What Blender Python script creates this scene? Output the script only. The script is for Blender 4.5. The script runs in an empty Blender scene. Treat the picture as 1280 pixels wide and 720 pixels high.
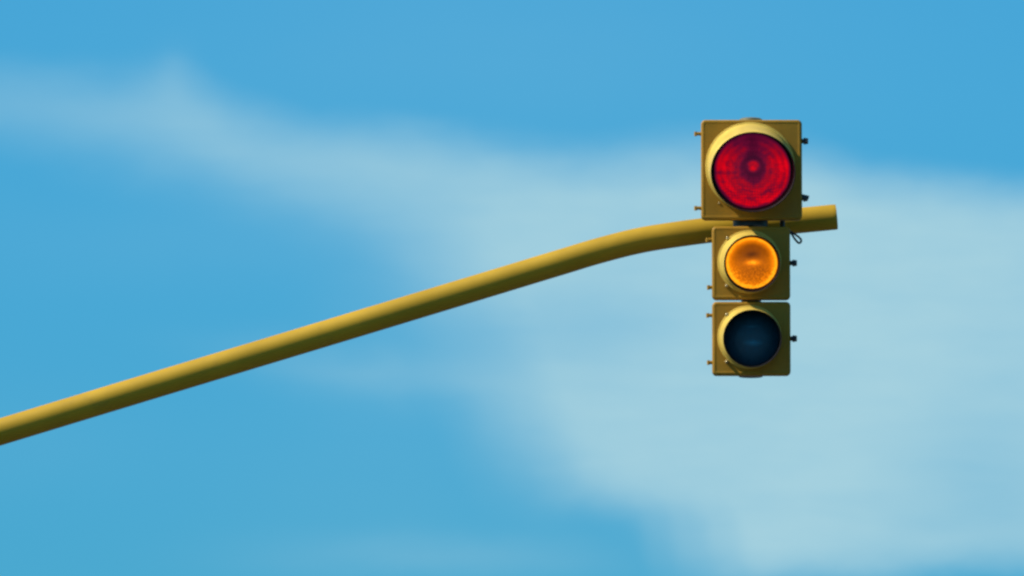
import bpy, bmesh, math, random
from mathutils import Vector, Matrix
random.seed(4)
R = math.radians
sc = bpy.context.scene
COL = sc.collection

# ------------------------------------------------------------------ camera
CAM = Vector((0.0, 0.0, 1.6)); PITCH = R(7.0); D = 32.0
PXM = 0.00272                                   # metres per photo pixel at the signal
LENS = 36.0 * (D / math.cos(PITCH)) / (1280 * PXM)
cd = bpy.data.cameras.new('camera'); cam = bpy.data.objects.new('camera', cd); COL.objects.link(cam)
cam.location = CAM; cam.rotation_euler = (R(90) + PITCH, 0, 0)
cd.lens = LENS; cd.sensor_width = 36; cd.clip_start = 0.1; cd.clip_end = 20000
cd.dof.use_dof = True; cd.dof.focus_distance = 34.6; cd.dof.aperture_fstop = 11
sc.camera = cam

def at(px, py, Y=D):
    """real point standing at distance Y north of the camera, seen along a ray of the photo"""
    k = 36.0 / LENS / 1280.0
    a = (px - 640) * k; b = (360 - py) * k
    d = Vector((a, math.cos(PITCH) - b * math.sin(PITCH), math.sin(PITCH) + b * math.cos(PITCH)))
    return CAM + d * (Y / d.y)

# ------------------------------------------------------------------ sun, sky, exposure
SUN = Vector((-0.70, -0.155, 0.72)).normalized()
sl = bpy.data.lights.new('sun', 'SUN'); sl.energy = 5.0; sl.angle = R(0.53); sl.color = (1.0, 0.92, 0.78)
so = bpy.data.objects.new('sun', sl); COL.objects.link(so)
so.rotation_euler = SUN.to_track_quat('Z', 'Y').to_euler()
sc.view_settings.view_transform = 'Standard'; sc.view_settings.look = 'None'
sc.view_settings.exposure = 0.4; sc.view_settings.gamma = 1.0
sc.cycles.filter_width = 2.5

class G:
    """tiny expression builder over a node tree"""
    def __init__(s, nt): s.nt = nt
    def n(s, t, **k):
        o = s.nt.nodes.new(t)
        for a, v in k.items(): setattr(o, a, v)
        return o
    def put(s, v, sock):
        if isinstance(v, (int, float)): sock.default_value = v
        elif isinstance(v, (tuple, list, Vector)):
            v = tuple(v)
            sock.default_value = v if len(sock.default_value) == len(v) else v + (1,)
        else: s.nt.links.new(v, sock)
    def m(s, op, a, b=0.0, c=0.0, clamp=False):
        o = s.n('ShaderNodeMath', operation=op, use_clamp=clamp)
        s.put(a, o.inputs[0]); s.put(b, o.inputs[1]); s.put(c, o.inputs[2]); return o.outputs[0]
    def add(s, *a):
        r = a[0]
        for x in a[1:]: r = s.m('ADD', r, x)
        return r
    def mul(s, *a):
        r = a[0]
        for x in a[1:]: r = s.m('MULTIPLY', r, x)
        return r
    def sub(s, a, b): return s.m('SUBTRACT', a, b)
    def div(s, a, b): return s.m('DIVIDE', a, b)
    def smooth(s, x, lo, hi, o0=0.0, o1=1.0):
        q = s.n('ShaderNodeMapRange', interpolation_type='SMOOTHSTEP')
        s.put(x, q.inputs[0]); s.put(lo, q.inputs[1]); s.put(hi, q.inputs[2]); s.put(o0, q.inputs[3]); s.put(o1, q.inputs[4])
        return q.outputs[0]
    def lin(s, x, lo, hi, o0=0.0, o1=1.0):
        q = s.n('ShaderNodeMapRange'); s.put(x, q.inputs[0])
        for i, v in enumerate((lo, hi, o0, o1)): s.put(v, q.inputs[i + 1])
        return q.outputs[0]
    def dot(s, a, b):
        q = s.n('ShaderNodeVectorMath', operation='DOT_PRODUCT'); s.put(a, q.inputs[0]); s.put(b, q.inputs[1]); return q.outputs['Value']
    def ramp(s, x, pts, interp='B_SPLINE'):
        q = s.n('ShaderNodeValToRGB'); q.color_ramp.interpolation = interp
        e = q.color_ramp.elements
        while len(e) > 1: e.remove(e[-1])
        for i, (p, v) in enumerate(pts):
            el = e[0] if i == 0 else e.new(p)
            el.position = p
            el.color = (v, v, v, 1) if isinstance(v, (int, float)) else tuple(v) + (1,)
        s.put(x, q.inputs[0]); return q.outputs[0]
    def curve(s, x, pts):
        q = s.n('ShaderNodeFloatCurve'); c = q.mapping.curves[0]
        while len(c.points) > 2: c.points.remove(c.points[-1])
        c.points[0].location = pts[0]; c.points[1].location = pts[-1]
        for p in pts[1:-1]: c.points.new(*p)
        q.mapping.use_clip = False; q.mapping.update()
        s.put(x, q.inputs['Value']); return q.outputs[0]
    def noise(s, vec, scale, detail=3.0, rough=0.5, out=0):
        q = s.n('ShaderNodeTexNoise'); s.put(vec, q.inputs['Vector'])
        q.inputs['Scale'].default_value = scale; q.inputs['Detail'].default_value = detail; q.inputs['Roughness'].default_value = rough
        return q.outputs[out]
    def mix(s, f, a, b, mode='MIX'):
        q = s.n('ShaderNodeMix', data_type='RGBA', blend_type=mode)
        s.put(f, q.inputs[0]); s.put(a, q.inputs[6]); s.put(b, q.inputs[7]); return q.outputs[2]
    def comb(s, x, y, z):
        q = s.n('ShaderNodeCombineXYZ'); s.put(x, q.inputs[0]); s.put(y, q.inputs[1]); s.put(z, q.inputs[2]); return q.outputs[0]
    def sep(s, v):
        q = s.n('ShaderNodeSeparateXYZ'); s.put(v, q.inputs[0]); return q.outputs
    def gauss(s, x, y, cx, cy, sx, sy, rot=0.0):
        dx = s.sub(x, cx); dy = s.sub(y, cy)
        c, n_ = math.cos(rot), math.sin(rot)
        a = s.add(s.mul(dx, c / sx), s.mul(dy, n_ / sx)); b = s.add(s.mul(dx, -n_ / sy), s.mul(dy, c / sy))
        return s.m('EXPONENT', s.mul(s.add(s.mul(a, a), s.mul(b, b)), -1.0))

w = bpy.data.worlds.new("World"); sc.world = w; w.use_nodes = True
nt = w.node_tree; nt.nodes.clear(); g = G(nt)
SKYS = 0.075
sky = g.n('ShaderNodeTexSky', sky_type='NISHITA'); sky.sun_disc = False
sky.sun_elevation = math.asin(SUN.z); sky.sun_rotation = math.atan2(SUN.x, SUN.y)
sky.air_density = 1.0; sky.dust_density = 0.6; sky.ozone_density = 3.0; sky.altitude = 0
d = g.n('ShaderNodeTexCoord').outputs['Generated']
sx, sy, sz = g.sep(d)
# compass bearing and height above the horizon, in degrees
az = g.mul(g.m('ARCTAN2', sx, sy), 57.29578)
el = g.mul(g.m('ARCSINE', sz), 57.29578)
hz = g.smooth(el, 4.0, 9.5, .0, 1.0)
tint = g.mix(1.0, sky.outputs[0], g.mix(hz, (0.195, 0.81, 1.13), (0.255, 0.995, 1.28)), 'MULTIPLY')
DEG = math.degrees(math.atan(36.0 / LENS / 1280.0))       # degrees per photo pixel
nv = g.comb(az, g.mul(el, 2.0), 0.0)
wa = g.mul(g.sub(g.noise(nv, 0.55, 4, 0.55), 0.5), 1.15)
wb = g.mul(g.sub(g.noise(nv, 1.9, 4, 0.6), 0.5), 0.40)
AZ = az; EL = g.add(el, g.mul(wa, 0.27), g.mul(wb, 0.3))
def dv(y): return 7.0 + (360 - y) * DEG
def du(x): return (x - 640) * DEG
X01 = g.lin(AZ, du(-320), du(1600))                    # 0..1 across a stretch of sky wider than the view
def c01(pts): return [((x + 320) / 1920.0, (720 - y) / 720.0) for x, y in pts]
def edge(pts, sh=0): return g.lin(g.curve(g.add(X01, sh / 1920.0), c01(pts)), 0, 1, dv(720), dv(0))
top = edge([(-320, 70), (0, 98), (120, 105), (215, 98), (300, 138), (400, 162), (520, 178), (640, 192), (760, 196), (880, 186), (1000, 192), (1120, 222), (1280, 236), (1600, 260)])
BOT = [(-320, 140), (0, 166), (120, 190), (215, 214), (300, 240), (400, 268), (490, 300), (535, 335), (575, 395), (605, 465), (640, 540), (680, 590), (735, 618), (800, 634), (845, 650), (880, 700), (930, 728), (1000, 738), (1280, 750), (1600, 760)]
px = DEG
up = g.smooth(g.sub(top, EL), -40 * px, 62 * px)
wid = g.mul(g.ramp(X01, [(0.0, .50), (.30, .60), (.40, .85), (.46, 1.0), (.51, .80), (.56, .45), (.64, .36), (1.0, .4)], 'EASE'), 190 * px)
lo = g.mul(g.add(*[g.smooth(g.div(g.sub(EL, edge(BOT, sh)), wid), -.45, .60) for sh in (-62, -22, 22, 62)]), .25)
amp = g.ramp(X01, [(0.0, .30), (.17, .34), (.30, .55), (.42, .70), (.52, .78), (.62, .88), (.74, .95), (.82, .86), (1.0, .74)])
den = g.mul(up, lo, amp)
def blob(x, y, rx, ry, a, rot=0.0):
    return g.mul(g.gauss(AZ, EL, du(x), dv(y), rx * px, ry * px, rot), a)
den = g.add(den, blob(213, 96, 24, 34, .12), blob(470, 462, 170, 26, .20, R(-6)), blob(560, 700, 230, 34, .17),
            blob(735, 405, 130, 62, -.22, R(12)), blob(500, 470, 130, 60, .05), blob(505, 400, 110, 60, .10, R(-25)), blob(640, 520, 60, 40, .05), blob(40, 560, 150, 60, .03), blob(1230, 640, 150, 120, -.24), blob(640, 60, 420, 150, .06), blob(500, 600, 260, 120, .05), blob(600, 430, 60, 50, -.05), blob(560, 345, 110, 45, .06, R(-10)), blob(300, 300, 300, 60, .05), blob(660, 300, 120, 40, .06))
fib = g.noise(g.comb(g.add(g.mul(az, .6), g.mul(el, .9)), g.mul(el, 5.0), 7.0), 1.4, 6, 0.62)
wisp = g.add(g.mul(g.sub(fib, .5), .22), g.mul(g.sub(g.noise(nv, 1.2, 5, 0.55), 0.5), 0.30), g.mul(g.sub(g.noise(g.comb(g.add(az, el), g.mul(el, 4.0), 3.0), 2.2, 5, 0.6), 0.5), 0.16))
den = g.mul(den, g.add(1.0, wisp))
# open sky well away from this bank carries loose clouds of the same kind
far = g.smooth(g.m('ABSOLUTE', az), 12.0, 30.0)
loose = g.mul(g.smooth(g.noise(d, 2.2, 6, 0.55), 0.45, 0.75), 0.35, g.smooth(el, 0.0, 4.0))
den = g.add(g.mul(den, g.sub(1.0, far)), g.mul(loose, far))
den = g.m('MINIMUM', g.m('MAXIMUM', den, 0.0), 1.0)
CL = 1.0 / SKYS / 2 ** 0.4
cloud = (0.39 * CL, 0.645 * CL, 0.74 * CL)
skycol = g.mix(den, tint, cloud)
bg = g.n('ShaderNodeBackground'); g.put(skycol, bg.inputs[0]); bg.inputs[1].default_value = SKYS
g.put(bg.outputs[0], g.n('ShaderNodeOutputWorld').inputs[0])

# ------------------------------------------------------------------ materials
def mat(name):
    m = bpy.data.materials.new(name); m.use_nodes = True
    q = G(m.node_tree); p = m.node_tree.nodes['Principled BSDF']
    return m, q, p
def paint(name, base, rough=0.38, var=0.12, grime=0.25, scale=9.0, bump=0.10):
    m, q, p = mat(name)
    co = q.n('ShaderNodeTexCoord').outputs['Object']
    n1 = q.noise(co, scale, 5, .6); n2 = q.noise(co, scale * 7, 4, .6)
    c = q.mix(q.smooth(n1, .3, .75), tuple(v * (1 - var) for v in base), tuple(min(1, v * (1 + var)) for v in base))
    dirt = q.mul(q.smooth(q.noise(co, scale * 2.3, 7, .7), .55, .80), grime)
    c = q.mix(dirt, c, (0.10, 0.075, 0.035))
    speck = q.mul(q.smooth(n2, .70, .76), grime * 1.2)
    c = q.mix(speck, c, (0.06, 0.04, 0.02))
    p.inputs['Specular IOR Level'].default_value = .22
    q.put(c, p.inputs['Base Color']); q.put(q.lin(n1, .3, .7, rough - .06, rough + .14), p.inputs['Roughness'])
    b = q.n('ShaderNodeBump'); b.inputs['Strength'].default_value = bump; b.inputs['Distance'].default_value = .002
    q.put(n2, b.inputs['Height']); q.put(b.outputs[0], p.inputs['Normal'])
    return m
def plain(name, base, rough=.5, metal=0.0, spec=.5):
    m, q, p = mat(name); co = q.n('ShaderNodeTexCoord').outputs['Object']
    n1 = q.noise(co, 30, 4, .6)
    q.put(q.mix(n1, tuple(v * .7 for v in base), tuple(v * 1.3 for v in base)), p.inputs['Base Color'])
    p.inputs['Roughness'].default_value = rough; p.inputs['Metallic'].default_value = metal; p.inputs['Specular IOR Level'].default_value = spec
    return m
M_ARM = paint('arm_yellow_paint', (0.43, 0.255, 0.014), rough=.48, scale=3.0, grime=.40)
M_BOX = paint('housing_yellow_paint', (0.33, 0.170, 0.013), rough=.5, scale=9.0, grime=.35)
M_VIS = paint('visor_yellow_paint', (0.58, 0.40, 0.075), rough=.42, scale=12.0, grime=.10)
M_BLACK = plain('visor_matt_black', (0.012, 0.010, 0.012), .85, spec=.15)
M_DARK = plain('dark_painted_iron', (0.025, 0.028, 0.032), .45)
M_ZINC = plain('weathered_zinc', (0.34, 0.28, 0.15), .38, .55)
M_CABLE = plain('black_cable_rubber', (0.015, 0.018, 0.022), .55)
M_GASKET = plain('black_gasket', (0.010, 0.010, 0.012), .6)

def lens_mat(kind, rad):
    m, q, p = mat(kind + '_prismatic_lens')
    co = q.n('ShaderNodeTexCoord').outputs['Object']
    ox, oy, oz = q.sep(co)
    x = q.mul(ox, 1 / rad); z = q.mul(oz, 1 / rad)
    # hand-moulded prisms are not perfectly even
    wx = q.mul(q.sub(q.noise(co, 22, 3, .5), .5), .16); 
    xx = q.add(x, wx); zz = q.add(z, q.mul(wx, -.8))
    r = q.m('SQRT', q.add(q.mul(x, x), q.mul(z, z)))
    rr = q.m('SQRT', q.add(q.mul(xx, xx), q.mul(zz, zz)))
    k = 46.0
    diam = q.mul(q.m('SINE', q.mul(q.add(xx, zz), k)), q.m('SINE', q.mul(q.sub(xx, zz), k)))
    diam = q.smooth(diam, -.6, .6)
    n = q.noise(co, 26, 4, .6); fine = q.noise(co, 95, 3, .6)
    if kind == 'red':
        cx, cz = q.sub(x, .015), q.sub(z, .09)
        rc = q.m('SQRT', q.add(q.mul(cx, cx), q.mul(cz, cz)))
        I = q.ramp(q.add(rc, q.mul(q.sub(n, .5), .06)), [(0, 1.5), (.08, 1.3), (.16, .22), (.26, .08), (.37, .52), (.50, .72), (.74, .84), (.95, .96)])
        rim = q.smooth(r, .88, 1.0, 1.0, .30)
        topd = q.mul(q.smooth(z, .15, .95, 1.0, .30), q.sub(1.0, q.mul(q.gauss(x, z, 0.0, .60, .16, .42), .50)))  # visor's shadow over the lens top painted into the glow, plus a centre streak
        tex = q.add(.80, q.mul(q.sub(n, .5), .9), q.mul(q.sub(fine, .5), .35), q.mul(q.sub(diam, .5), q.smooth(z, .1, -.6, .06, .26)))
        st_ = q.noise(q.comb(q.mul(xx, .22), 0.0, q.add(zz, q.mul(x, x, -.40))), 7.5, 5, .6)
        arc = q.sub(1.0, q.mul(q.smooth(st_, .50, .62), q.smooth(z, -.10, -.45), .50))
        arc = q.mul(arc, q.add(1.0, q.mul(q.m('SINE', q.mul(rr, 36)), .14)))
        arc = q.mul(arc, q.sub(1.0, q.mul(q.smooth(q.noise(q.comb(q.mul(q.m('ARCTAN2', x, z), .6), 0.0, rr), 4.5, 4, .6), .50, .66), .30)))
        hz = q.sub(1.0, q.mul(q.m('EXPONENT', q.mul(q.m('POWER', q.mul(q.add(zz, .07), 20), 2.0), -1.0)), q.smooth(x, -.2, -.5, .04, .36)))
        blot = q.sub(1.0, q.mul(q.gauss(xx, zz, .02, -.30, .26, .14), .30))
        side = q.add(1.0, q.mul(q.gauss(x, z, .78, .15, .25, .40), .25), q.mul(q.gauss(x, z, -.75, .15, .22, .32), .05), q.mul(q.gauss(x, z, .35, -.8, .5, .15), .25))
        I = q.mul(I, rim, topd, tex, arc, hz, blot, side)
        col = q.ramp(I, [(0, (.020, .002, .014)), (.25, (.11, .003, .026)), (.55, (.34, .002, .014)), (.85, (.62, .001, .009)), (1, (.74, .002, .012))], 'LINEAR')
        base = (.05, .001, .003); spec = .10
    elif kind == 'amber':
        I = q.ramp(q.add(r, q.mul(q.sub(n, .5), .05)), [(0, .40), (.30, .36), (.60, .40), (.74, .45), (.84, .60), (.92, .98), (.97, .95), (1, .45)])
        inn = q.smooth(r, .86, .62)
        I = q.add(I, q.mul(q.gauss(xx, zz, .04, -.03, .27, .095), .60), q.mul(q.gauss(xx, zz, .0, .30, .26, .13), -.26),
                  q.mul(inn, q.smooth(z, -.1, .7), -.16), q.mul(q.gauss(x, z, -.75, -.40, .35, .5), .14), q.mul(q.gauss(x, z, .80, -.05, .12, .5), .14))
        vo = q.n('ShaderNodeTexVoronoi'); q.put(co, vo.inputs['Vector']); vo.inputs['Scale'].default_value = 185
        st = q.mul(q.sub(vo.outputs['Distance'], .40), q.smooth(z, .0, -.40, .25, 1.1))
        I = q.mul(q.add(I, q.mul(q.sub(n, .5), .16)), q.add(1.0, st, q.mul(q.sub(fine, .5), .18)))
        col = q.ramp(I, [(0, (.10, .022, .004)), (.30, (.32, .070, .002)), (.55, (.72, .165, .002)), (.80, (1.1, .27, .004)), (1, (1.25, .50, .014))], 'LINEAR')
        base = (.10, .03, .003); spec = .10
    else:
        I = q.add(q.mul(q.gauss(xx, zz, .05, -.20, .26, .075), 1.0), q.mul(q.gauss(xx, zz, -.02, .42, .22, .04), .35), q.mul(n, .12), q.mul(q.gauss(x, z, .0, -.45, .6, .5), .2))  # first two gaussians paint faint blue reflections into the lens colour
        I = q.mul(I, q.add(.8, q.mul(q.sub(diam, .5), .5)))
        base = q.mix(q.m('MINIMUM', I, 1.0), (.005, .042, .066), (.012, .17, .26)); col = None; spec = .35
    q.put(base, p.inputs['Base Color'])
    if col is not None:
        q.put(col, p.inputs['Emission Color']); p.inputs['Emission Strength'].default_value = .76
    p.inputs['Roughness'].default_value = .22; p.inputs['Specular IOR Level'].default_value = spec
    b = q.n('ShaderNodeBump'); b.inputs['Strength'].default_value = .5; b.inputs['Distance'].default_value = .0015
    q.put(q.add(diam, fine), b.inputs['Height']); q.put(b.outputs[0], p.inputs['Normal'])
    return m

# ------------------------------------------------------------------ mesh helpers
def link(name, bm, material, parent=None, loc=(0, 0, 0), smooth=True, angle=35):
    bmesh.ops.recalc_face_normals(bm, faces=bm.faces[:])
    me = bpy.data.meshes.new(name); bm.to_mesh(me); bm.free()
    mats = material if isinstance(material, (list, tuple)) else [material]
    for m_ in mats: me.materials.append(m_)
    if smooth:
        for p in me.polygons: p.use_smooth = True
        me.set_sharp_from_angle(angle=R(angle))
    o = bpy.data.objects.new(name, me); COL.objects.link(o); o.parent = parent; o.location = loc
    return o
def tag(o, label=None, cat=None, group=None, kind=None):
    for k_, v in (('label', label), ('category', cat), ('group', group), ('kind', kind)):
        if v: o[k_] = v
    return o
def rings(bm, loops, cap0=True, cap1=True, mi=0):
    vs = [[bm.verts.new(p) for p in L] for L in loops]
    n = len(vs[0]); fs = []
    for a, b in zip(vs, vs[1:]):
        for i in range(n): fs.append(bm.faces.new((a[i], a[(i + 1) % n], b[(i + 1) % n], b[i])))
    if cap0: fs.append(bm.faces.new(vs[0]))
    if cap1: fs.append(bm.faces.new(list(reversed(vs[-1]))))
    for f in fs: f.material_index = mi
    return vs
def rrect(w_, h_, r_, y, inset=0.0, seg=8):
    hw, hh = w_ / 2 - inset, h_ / 2 - inset; r_ = max(r_ - inset, .0008); L = []
    for k_, (sx_, sz_) in enumerate(((1, 1), (-1, 1), (-1, -1), (1, -1))):
        for j in range(seg + 1):
            a = R(90 * k_ + 90 * j / seg)
            L.append((sx_ * (hw - r_) + r_ * math.cos(a), y, sz_ * (hh - r_) + r_ * math.sin(a)))
    return L
def slab(bm, w_, h_, rad, layers, mi=0):
    rings(bm, [rrect(w_, h_, rad, y, i) for y, i in layers], mi=mi)
def ell(cx, cz, rx, rz, y, n=96, slope=0.0):
    return [(cx + rx * math.cos(2 * math.pi * i / n), y + slope * math.sin(2 * math.pi * i / n), cz + rz * math.sin(2 * math.pi * i / n)) for i in range(n)]
def cyl(bm, p0, p1, r0, r1=None, n=20, mi=0):
    p0, p1 = Vector(p0), Vector(p1); r1 = r0 if r1 is None else r1
    ax = (p1 - p0).normalized(); u = ax.orthogonal().normalized(); v = ax.cross(u)
    rings(bm, [[p + (u * math.cos(2 * math.pi * i / n) + v * math.sin(2 * math.pi * i / n)) * rr_ for i in range(n)] for p, rr_ in ((p0, r0), (p1, r1))], mi=mi)
def sweep(bm, pts, rads, n=24, ref=Vector((0, 1, 0)), caps=True):
    L = []
    for i, p in enumerate(pts):
        t = (pts[min(i + 1, len(pts) - 1)] - pts[max(i - 1, 0)]).normalized()
        v = ref - t * ref.dot(t); v.normalize(); u = t.cross(v)
        L.append([p + (u * math.cos(2 * math.pi * k_ / n) + v * math.sin(2 * math.pi * k_ / n)) * rads[i] for k_ in range(n)])
    rings(bm, L, caps, caps)
def catmull(P, sub=12):
    out = []
    for i in range(len(P) - 1):
        p0, p1, p2, p3 = P[max(i - 1, 0)], P[i], P[i + 1], P[min(i + 2, len(P) - 1)]
        for k_ in range(sub):
            t = k_ / sub
            out.append(.5 * ((2 * p1) + (p2 - p0) * t + (2 * p0 - 5 * p1 + 4 * p2 - p3) * t * t + (3 * p1 - p0 - 3 * p2 + p3) * t ** 3))
    out.append(P[-1]); return out
def box(bm, lo_, hi_):
    c = [(x, y, z) for x in (lo_[0], hi_[0]) for y in (lo_[1], hi_[1]) for z in (lo_[2], hi_[2])]
    v = [bm.verts.new(p) for p in c]
    for f in ((0, 1, 3, 2), (4, 6, 7, 5), (0, 4, 5, 1), (2, 3, 7, 6), (0, 2, 6, 4), (1, 5, 7, 3)): bm.faces.new([v[i] for i in f])

# ------------------------------------------------------------------ ground, road, pavement (below the frame)
def noise_mat(name, a, b_, scale, rough=.9):
    m, q, p = mat(name); co = q.n('ShaderNodeTexCoord').outputs['Object']
    q.put(q.mix(q.noise(co, scale, 8, .65), a, b_), p.inputs['Base Color']); p.inputs['Roughness'].default_value = rough
    return m
bm = bmesh.new(); v = [bm.verts.new(p) for p in ((-6000, -6000, 0), (6000, -6000, 0), (6000, 6000, 0), (-6000, 6000, 0))]; bm.faces.new(v)
tag(link('ground', bm, noise_mat('short_grass', (.018, .032, .014), (.050, .062, .034), .8), smooth=False), kind='structure')
bm = bmesh.new(); v = [bm.verts.new(p) for p in ((-4.0, -400, .004), (8.0, -400, .004), (8.0, 400, .004), (-4.0, 400, .004))]; bm.faces.new(v)
tag(link('road', bm, noise_mat('asphalt', (.028, .030, .034), (.055, .056, .058), 6), smooth=False), kind='structure')
bm = bmesh.new()
for k_ in range(-40, 41): 
    v = [bm.verts.new(p) for p in ((1.93, k_ * 9, .008), (2.07, k_ * 9, .008), (2.07, k_ * 9 + 3, .008), (1.93, k_ * 9 + 3, .008))]; bm.faces.new(v)
tag(link('lane_markings', bm, noise_mat('road_paint', (.55, .55, .52), (.8, .8, .77), 20), smooth=False), kind='structure')
bm = bmesh.new(); box(bm, (-7.5, -400, -.1), (-4.0, 400, .14)); 
tag(link('pavement', bm, noise_mat('weathered_concrete', (.15, .155, .16), (.24, .24, .235), 3), smooth=False), kind='structure')

# ------------------------------------------------------------------ mast with its bent arm
YA = D + 0.305                                   # the arm runs behind the signal
mast = bpy.data.objects.new('signal_mast', None); COL.objects.link(mast)
tag(mast, 'yellow painted tubular mast arm rising from the left and ending behind the traffic light', 'mast arm')
cl = [(1045.0, 271.2), (1000, 275.6), (940, 281.6), (895, 286.6), (850, 292.4), (800, 300.5), (750, 313.0), (700, 328), (600, 358.4), (400, 419), (200, 479.3), (0, 540)]
P = [at(a, b, YA) for a, b in cl]
dl = (P[-1] - P[-2]).normalized()
P += [P[-1] + dl * 1.2, P[-1] + dl * 2.2]
e = P[-1]
PX = e.x - 0.62
P += [Vector((e.x - .36, YA, e.z - .18)), Vector((PX + .05, YA, e.z - .48)), Vector((PX, YA, e.z - .95)), Vector((PX, YA, e.z - 1.4))]
pole_top = P[-1]
mast.location = (PX, YA, .14)
off = Vector(mast.location)
pts = [p - off for p in catmull(P, 10)]
AR = 15.9 * PXM * 1.01
rads = [AR * (1 + 0.045 * min(1, max(0, (P[0].x - off.x - p.x) / 3.4 - .0))) for p in pts]
rads[0] = AR * .985; 
bm = bmesh.new(); sweep(bm, pts, rads, 40, caps=False)
# open pipe end: a wall thickness and a dark inside
t0 = (pts[0] - pts[1]).normalized(); v_ = Vector((0, 1, 0)); u_ = t0.cross(v_)
def endring(r_, dist): return [pts[0] + t0 * dist + (u_ * math.cos(2 * math.pi * k_ / 40) + v_ * math.sin(2 * math.pi * k_ / 40)) * r_ for k_ in range(40)]
rings(bm, [endring(AR * .985, 0), endring(AR * .97, .002), endring(AR * .86, .002), endring(AR * .86, -.25)], False, True)
bmesh.ops.remove_doubles(bm, verts=bm.verts[:], dist=.0002)
link('arm', bm, M_ARM, mast, angle=50)
bm = bmesh.new()
pb = Vector((0, 0, 0)); pt = pole_top - off
n_ = 40
rings(bm, [[(math.cos(2 * math.pi * i / n_) * r_, math.sin(2 * math.pi * i / n_) * r_, z_) for i in range(n_)] for z_, r_ in ((.02, .085), (1.5, .085), (1.56, .066), (pt.z - .05, .060), (pt.z + .03, .052))])
link('pole', bm, M_ARM, mast)
bm = bmesh.new(); rings(bm, [[(a * .19, b * .19, z_) for a, b in ((1, 1), (-1, 1), (-1, -1), (1, -1))] for z_ in (0.0, .022)]); 
link('base_plate', bm, M_ARM, mast, smooth=False)
for a in (-1, 1):
    for b in (-1, 1):
        bm = bmesh.new(); cyl(bm, (0, 0, .022), (0, 0, .045), .022, n=6); cyl(bm, (0, 0, .045), (0, 0, .075), .012)
        link('anchor_bolt', bm, M_ZINC, mast, (a * .14, b * .14, 0), angle=30)

# ------------------------------------------------------------------ traffic light
O = at(939, 279, D)
tl = bpy.data.objects.new('traffic_light', None); COL.objects.link(tl); tl.location = O
tag(tl, 'yellow three-lens traffic light, red and amber lit, hanging on the yellow arm', 'traffic light')
SV = PXM
def P2(px_, py_, y=0.0):
    q_ = at(px_, py_, D + y) - O
    return q_

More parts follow.
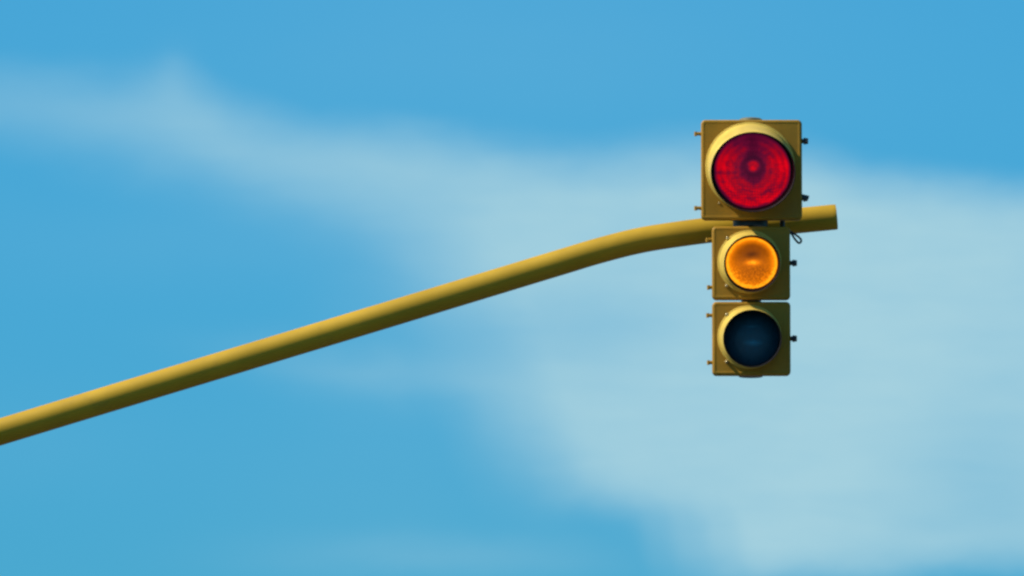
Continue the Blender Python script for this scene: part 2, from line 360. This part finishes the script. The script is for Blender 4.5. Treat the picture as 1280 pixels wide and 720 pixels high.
def section(name, x0, y0, x1, y1, kind, base, mouth, lens_r, L, pins, nuts, screws, rad, depth):
    c = P2((x0 + x1) / 2, (y0 + y1) / 2); c.y = 0
    W = (x1 - x0) * SV; H = (y1 - y0) * SV * 1.006
    # housing shell behind the door
    bm = bmesh.new()
    ins = .0075
    slab(bm, W, H, rad, [(.032, ins + .004), (.034, ins), (depth - .02, ins + .0145), (depth - .006, ins + .022), (depth, ins + .035)])
    hs = link(name, bm, M_BOX, tl, c)
    # door with a rolled rim and a sunk panel
    bm = bmesh.new()
    b_ = .0075
    lay = [(.030, .003), (.028, 0)] + [(b_ - b_ * math.sin(R(a)), b_ - b_ * math.cos(R(a))) for a in range(0, 91, 15)]
    lay += [(0.0, .0105), (.0004, .0120), (.0008, .0135), (.0009, .0150)]
    slab(bm, W, H, rad, lay)
    door = link('door', bm, M_BOX, hs, angle=60)
    # shadow-gap gasket between door and shell
    bm = bmesh.new(); slab(bm, W, H, rad, [(.0295, .0045), (.0325, .0045)]); link('gasket', bm, M_GASKET, hs, smooth=False)
    # visor: rolled foot, tapering hood drooping forward, black inside
    bcx, bcz, br = base; mcx, mcy, mrx, mrz = mouth
    b0 = P2(bcx, bcz) - c
    mo = P2(mcx, mcy, -L) - c
    loops = []
    th = .0022
    BR = br * SV
    loops.append(ell(b0.x, b0.z, BR, BR, .0024))
    loops.append(ell(b0.x, b0.z, BR, BR, -.0030))
    loops.append(ell(b0.x, b0.z, BR - .0012, BR - .0012, -.0046))
    loops.append(ell(b0.x, b0.z, BR - .0050, BR - .0050, -.0052))
    MR, MZ = mrx * SV, mrz * SV
    NB = 10
    sl_ = L * .10
    r0 = BR - .0060
    for i in range(0, NB + 1):
        t = i / NB
        e_ = t ** 1.05
        loops.append(ell(b0.x + (mo.x - b0.x) * t, b0.z + (mo.z - b0.z) * t, r0 + (MR - r0) * e_, r0 + (MZ - r0) * e_, -.0055 - (L - .0055) * t, slope=-sl_ * t))
    bm = bmesh.new(); rings(bm, loops, False, False)
    # lip and inner wall
    lipm = 1
    lip = [loops[-1], ell(mo.x, mo.z, MR - th * .3, MZ - th * .3, -L - .0006, slope=-sl_), ell(mo.x, mo.z, MR - th, MZ - th, -L - .0004, slope=-sl_), ell(mo.x, mo.z, MR - th * 1.2, MZ - th * 1.2, -L + .0015, slope=-sl_)]
    rings(bm, lip, False, False, mi=lipm)
    inner = [lip[-1]]
    r1 = r0 - .004
    for i in range(NB - 1, -1, -1):
        t = i / NB
        inner.append(ell(b0.x + (mo.x - b0.x) * t, b0.z + (mo.z - b0.z) * t, r1 + (MR - th * 1.2 - r1) * t, r1 + (MZ - th * 1.2 - r1) * t, -.0055 - (L - .0055) * t + .0, slope=-sl_ * t))
    rings(bm, inner, False, False, mi=1)
    bmesh.ops.remove_doubles(bm, verts=bm.verts[:], dist=.00002)
    vis = link('visor', bm, [M_VIS, M_BLACK], hs, angle=40)
    # lens: shallow dome seated in the door, in a black gasket ring
    lr = lens_r * SV
    lc = P2((mcx + (x0 + x1) / 2) / 2, (mcy * .65 + (y0 + y1) / 2 * .35)) - c
    lc.y = 0
    LR = lr
    bm = bmesh.new()
    prof = [(LR * math.sin(R(a)) / math.sin(R(30)), -(math.cos(R(a)) - math.cos(R(30))) * LR / math.sin(R(30))) for a in range(30, 0, -3)]
    loops = [ell(0, 0, LR, LR, .006)] + [ell(0, 0, r_, r_, y_) for r_, y_ in prof]
    rings(bm, loops, True, True)
    ln = link('lens', bm, lens_mat(kind, LR), hs, (lc.x, -.009, lc.z), angle=60)
    tag(ln, {'red': 'lit red lens with bright centre spot and dark ring', 'amber': 'lit amber lens glowing brightest at its rim', 'green': 'unlit dark blue-green lens'}[kind])
    bm = bmesh.new()
    rings(bm, [ell(lc.x, lc.z, LR + .008, LR + .008, .001), ell(lc.x, lc.z, LR + .007, LR + .007, -.008), ell(lc.x, lc.z, LR - .0005, LR - .0005, -.011), ell(lc.x, lc.z, LR - .0015, LR - .0015, -.002)], False, False)
    link('lens_ring', bm, M_GASKET, hs, angle=60)
    # hinge pins on the left
    for (ax, ay) in pins:
        p = P2(ax, ay) - c; xe = -W / 2
        bm = bmesh.new()
        cyl(bm, (xe + .006, .012, p.z), (p.x + .004, .012, p.z), .0058, n=12)
        cyl(bm, (p.x + .003, .012, p.z - .0080), (p.x + .003, .012, p.z + .0065), .0052, n=12)
        rings(bm, [[(xe + .004 - k_ * .010, y_, z_) for y_, z_ in ((.008, p.z - .006 + .002 * k_), (.030, p.z - .006 + .002 * k_), (.030, p.z + .006 - .002 * k_), (.008, p.z + .006 - .002 * k_))] for k_ in (0, 1)])
        link('hinge_pin', bm, M_BOX, hs, angle=40)
    # wing nuts on the right
    for (ax, ay, wing) in nuts:
        p = P2(ax, ay) - c; xe = W / 2
        bm = bmesh.new()
        cyl(bm, (xe - .006, .018, p.z), (p.x - .006, .018, p.z), .0080, n=12)
        cyl(bm, (p.x - .014, .018, p.z), (p.x + .001, .018, p.z), .0120, .0095, n=14)
        if wing:
            cyl(bm, (xe - .002, .018, p.z + .003), (p.x - .008, .018, p.z + .002), .0115, .0085, n=14)
            rings(bm, [[(p.x - .020 + a_, y_, p.z + b_) for a_, b_ in pr] for y_, pr in ((.012, ((0, .014), (.026, .008), (.024, -.002), (.010, -.011), (0, -.004))), (.024, ((0, .014), (.026, .008), (.024, -.002), (.010, -.011), (0, -.004))))])
        else:
            rings(bm, [[(p.x - .008 + a_, y_, p.z + b_) for a_, b_ in pr] for y_, pr in ((-.006, ((0, .007), (.008, .006), (.008, -.006), (0, -.007))), (.042, ((0, .007), (.008, .006), (.008, -.006), (0, -.007))))])
        link('wing_nut', bm, M_DARK, hs, angle=40)
    for (ax, ay) in screws:
        p = P2(ax, ay) - c
        bm = bmesh.new()
        prof = [(.0035, .0030), (.0035, .0), (.0025, -.0015), (.001, -.002)] if kind == 'red' else [(.0060, .0030), (.0060, -.0050), (.0048, -.0080), (.0020, -.0095)]
        rings(bm, [ell(p.x, p.z, r_, r_, y_, 16) for r_, y_ in prof])
        link('screw', bm, M_ZINC, hs, angle=50)
    tag(hs, {'red': 'larger top section with the lit red lens', 'amber': 'middle section with the lit amber lens', 'green': 'bottom section with the dark unlit lens'}[kind])
    return hs, c, W, H

section('signal_section', 876.3, 149.2, 1002.7, 274.8, 'red', (937.8, 208.3, 56.2), (941.4, 215.0, 53.0, 49.8), 47.9, .115,
        [(868.5, 166.5), (868.5, 259.5)], [(1010, 175.5, 0), (1009.5, 247, 1)], [(899, 254)], .0155, .165)
section('signal_section', 890.0, 282.6, 987.8, 374.4, 'amber', (936.8, 327.4, 39.9), (940.2, 329.4, 35.2, 35.4), 32.6, .080,
        [(883, 299), (884.5, 358.5)], [(996, 328, 0)], [(909.5, 298), (908.5, 357.5)], .015, .15)
section('signal_section', 890.3, 376.9, 988.2, 469.0, 'green', (937.0, 421.4, 40.1), (940.5, 423.2, 36.6, 35.8), 33.8, .080,
        [(883.5, 393.5), (884.5, 452.5)], [(996, 422.5, 0)], [(908.5, 393.5), (908.5, 452.5)], .015, .15)

# couplings between the sections, caps at both ends
def disc(name, px_, py0, py1, rpx, m_, y=.095, taper=1.0):
    a = P2(px_, py0, y); b = P2(px_, py1, y)
    bm = bmesh.new(); n = 48
    prof = [(b.z, 1.0), (a.z + (b.z - a.z) * .35, 1.0), (a.z, taper)] if taper != 1 else [(b.z, 1.0), (a.z, 1.0)]
    rings(bm, [[(a.x + math.cos(2 * math.pi * i / n) * rpx * SV * k_, y + math.sin(2 * math.pi * i / n) * rpx * SV * k_, z_) for i in range(n)] for z_, k_ in prof])
    return link(name, bm, m_, tl, angle=40)
disc('coupling', 938, 272.5, 284, 22, M_DARK)
disc('coupling', 939, 372.5, 379, 12.5, M_DARK)
disc('top_cap', 938.5, 148.2, 152, 14.5, M_ZINC, taper=.86)
bc = disc('bottom_cap', 938.5, 466, 471, 15.0, M_DARK)
# bracket from the coupling back to a clamp round the arm
bm = bmesh.new()
ac = at(939, 281.8, YA) - O
cyl(bm, (-.004, .10, P2(938, 279).z), (-.004, ac.y - .03, ac.z + .004), .020, .022, n=24)
link('bracket', bm, M_DARK, tl)
bm = bmesh.new()
dirv = (at(980, 277.6, YA) - at(900, 286.0, YA)).normalized()
cyl(bm, ac - dirv * .036, ac + dirv * .036, AR * 1.11, n=40)
link('clamp', bm, M_DARK, tl)
bm = bmesh.new()
a = at(978, 275, D + .12) - O
cyl(bm, a, a + Vector((0, .0, -.030)), .0085, n=14)
link('cable_gland', bm, M_DARK, tl)
# small loop of cable beside the amber section
bm = bmesh.new()
lp = [(976, 283), (983, 286), (988.5, 291), (993, 298), (998, 303.5), (1001, 302.5), (1001.2, 299.5), (998, 296), (992.5, 292.2), (987, 289.5), (981, 290)]
sweep(bm, catmull([at(a_, b_, D + .13 + i * .002) - O for i, (a_, b_) in enumerate(lp)], 8), [.0036] * (len(lp) * 8 - 7), 10)
link('cable', bm, M_CABLE, tl)
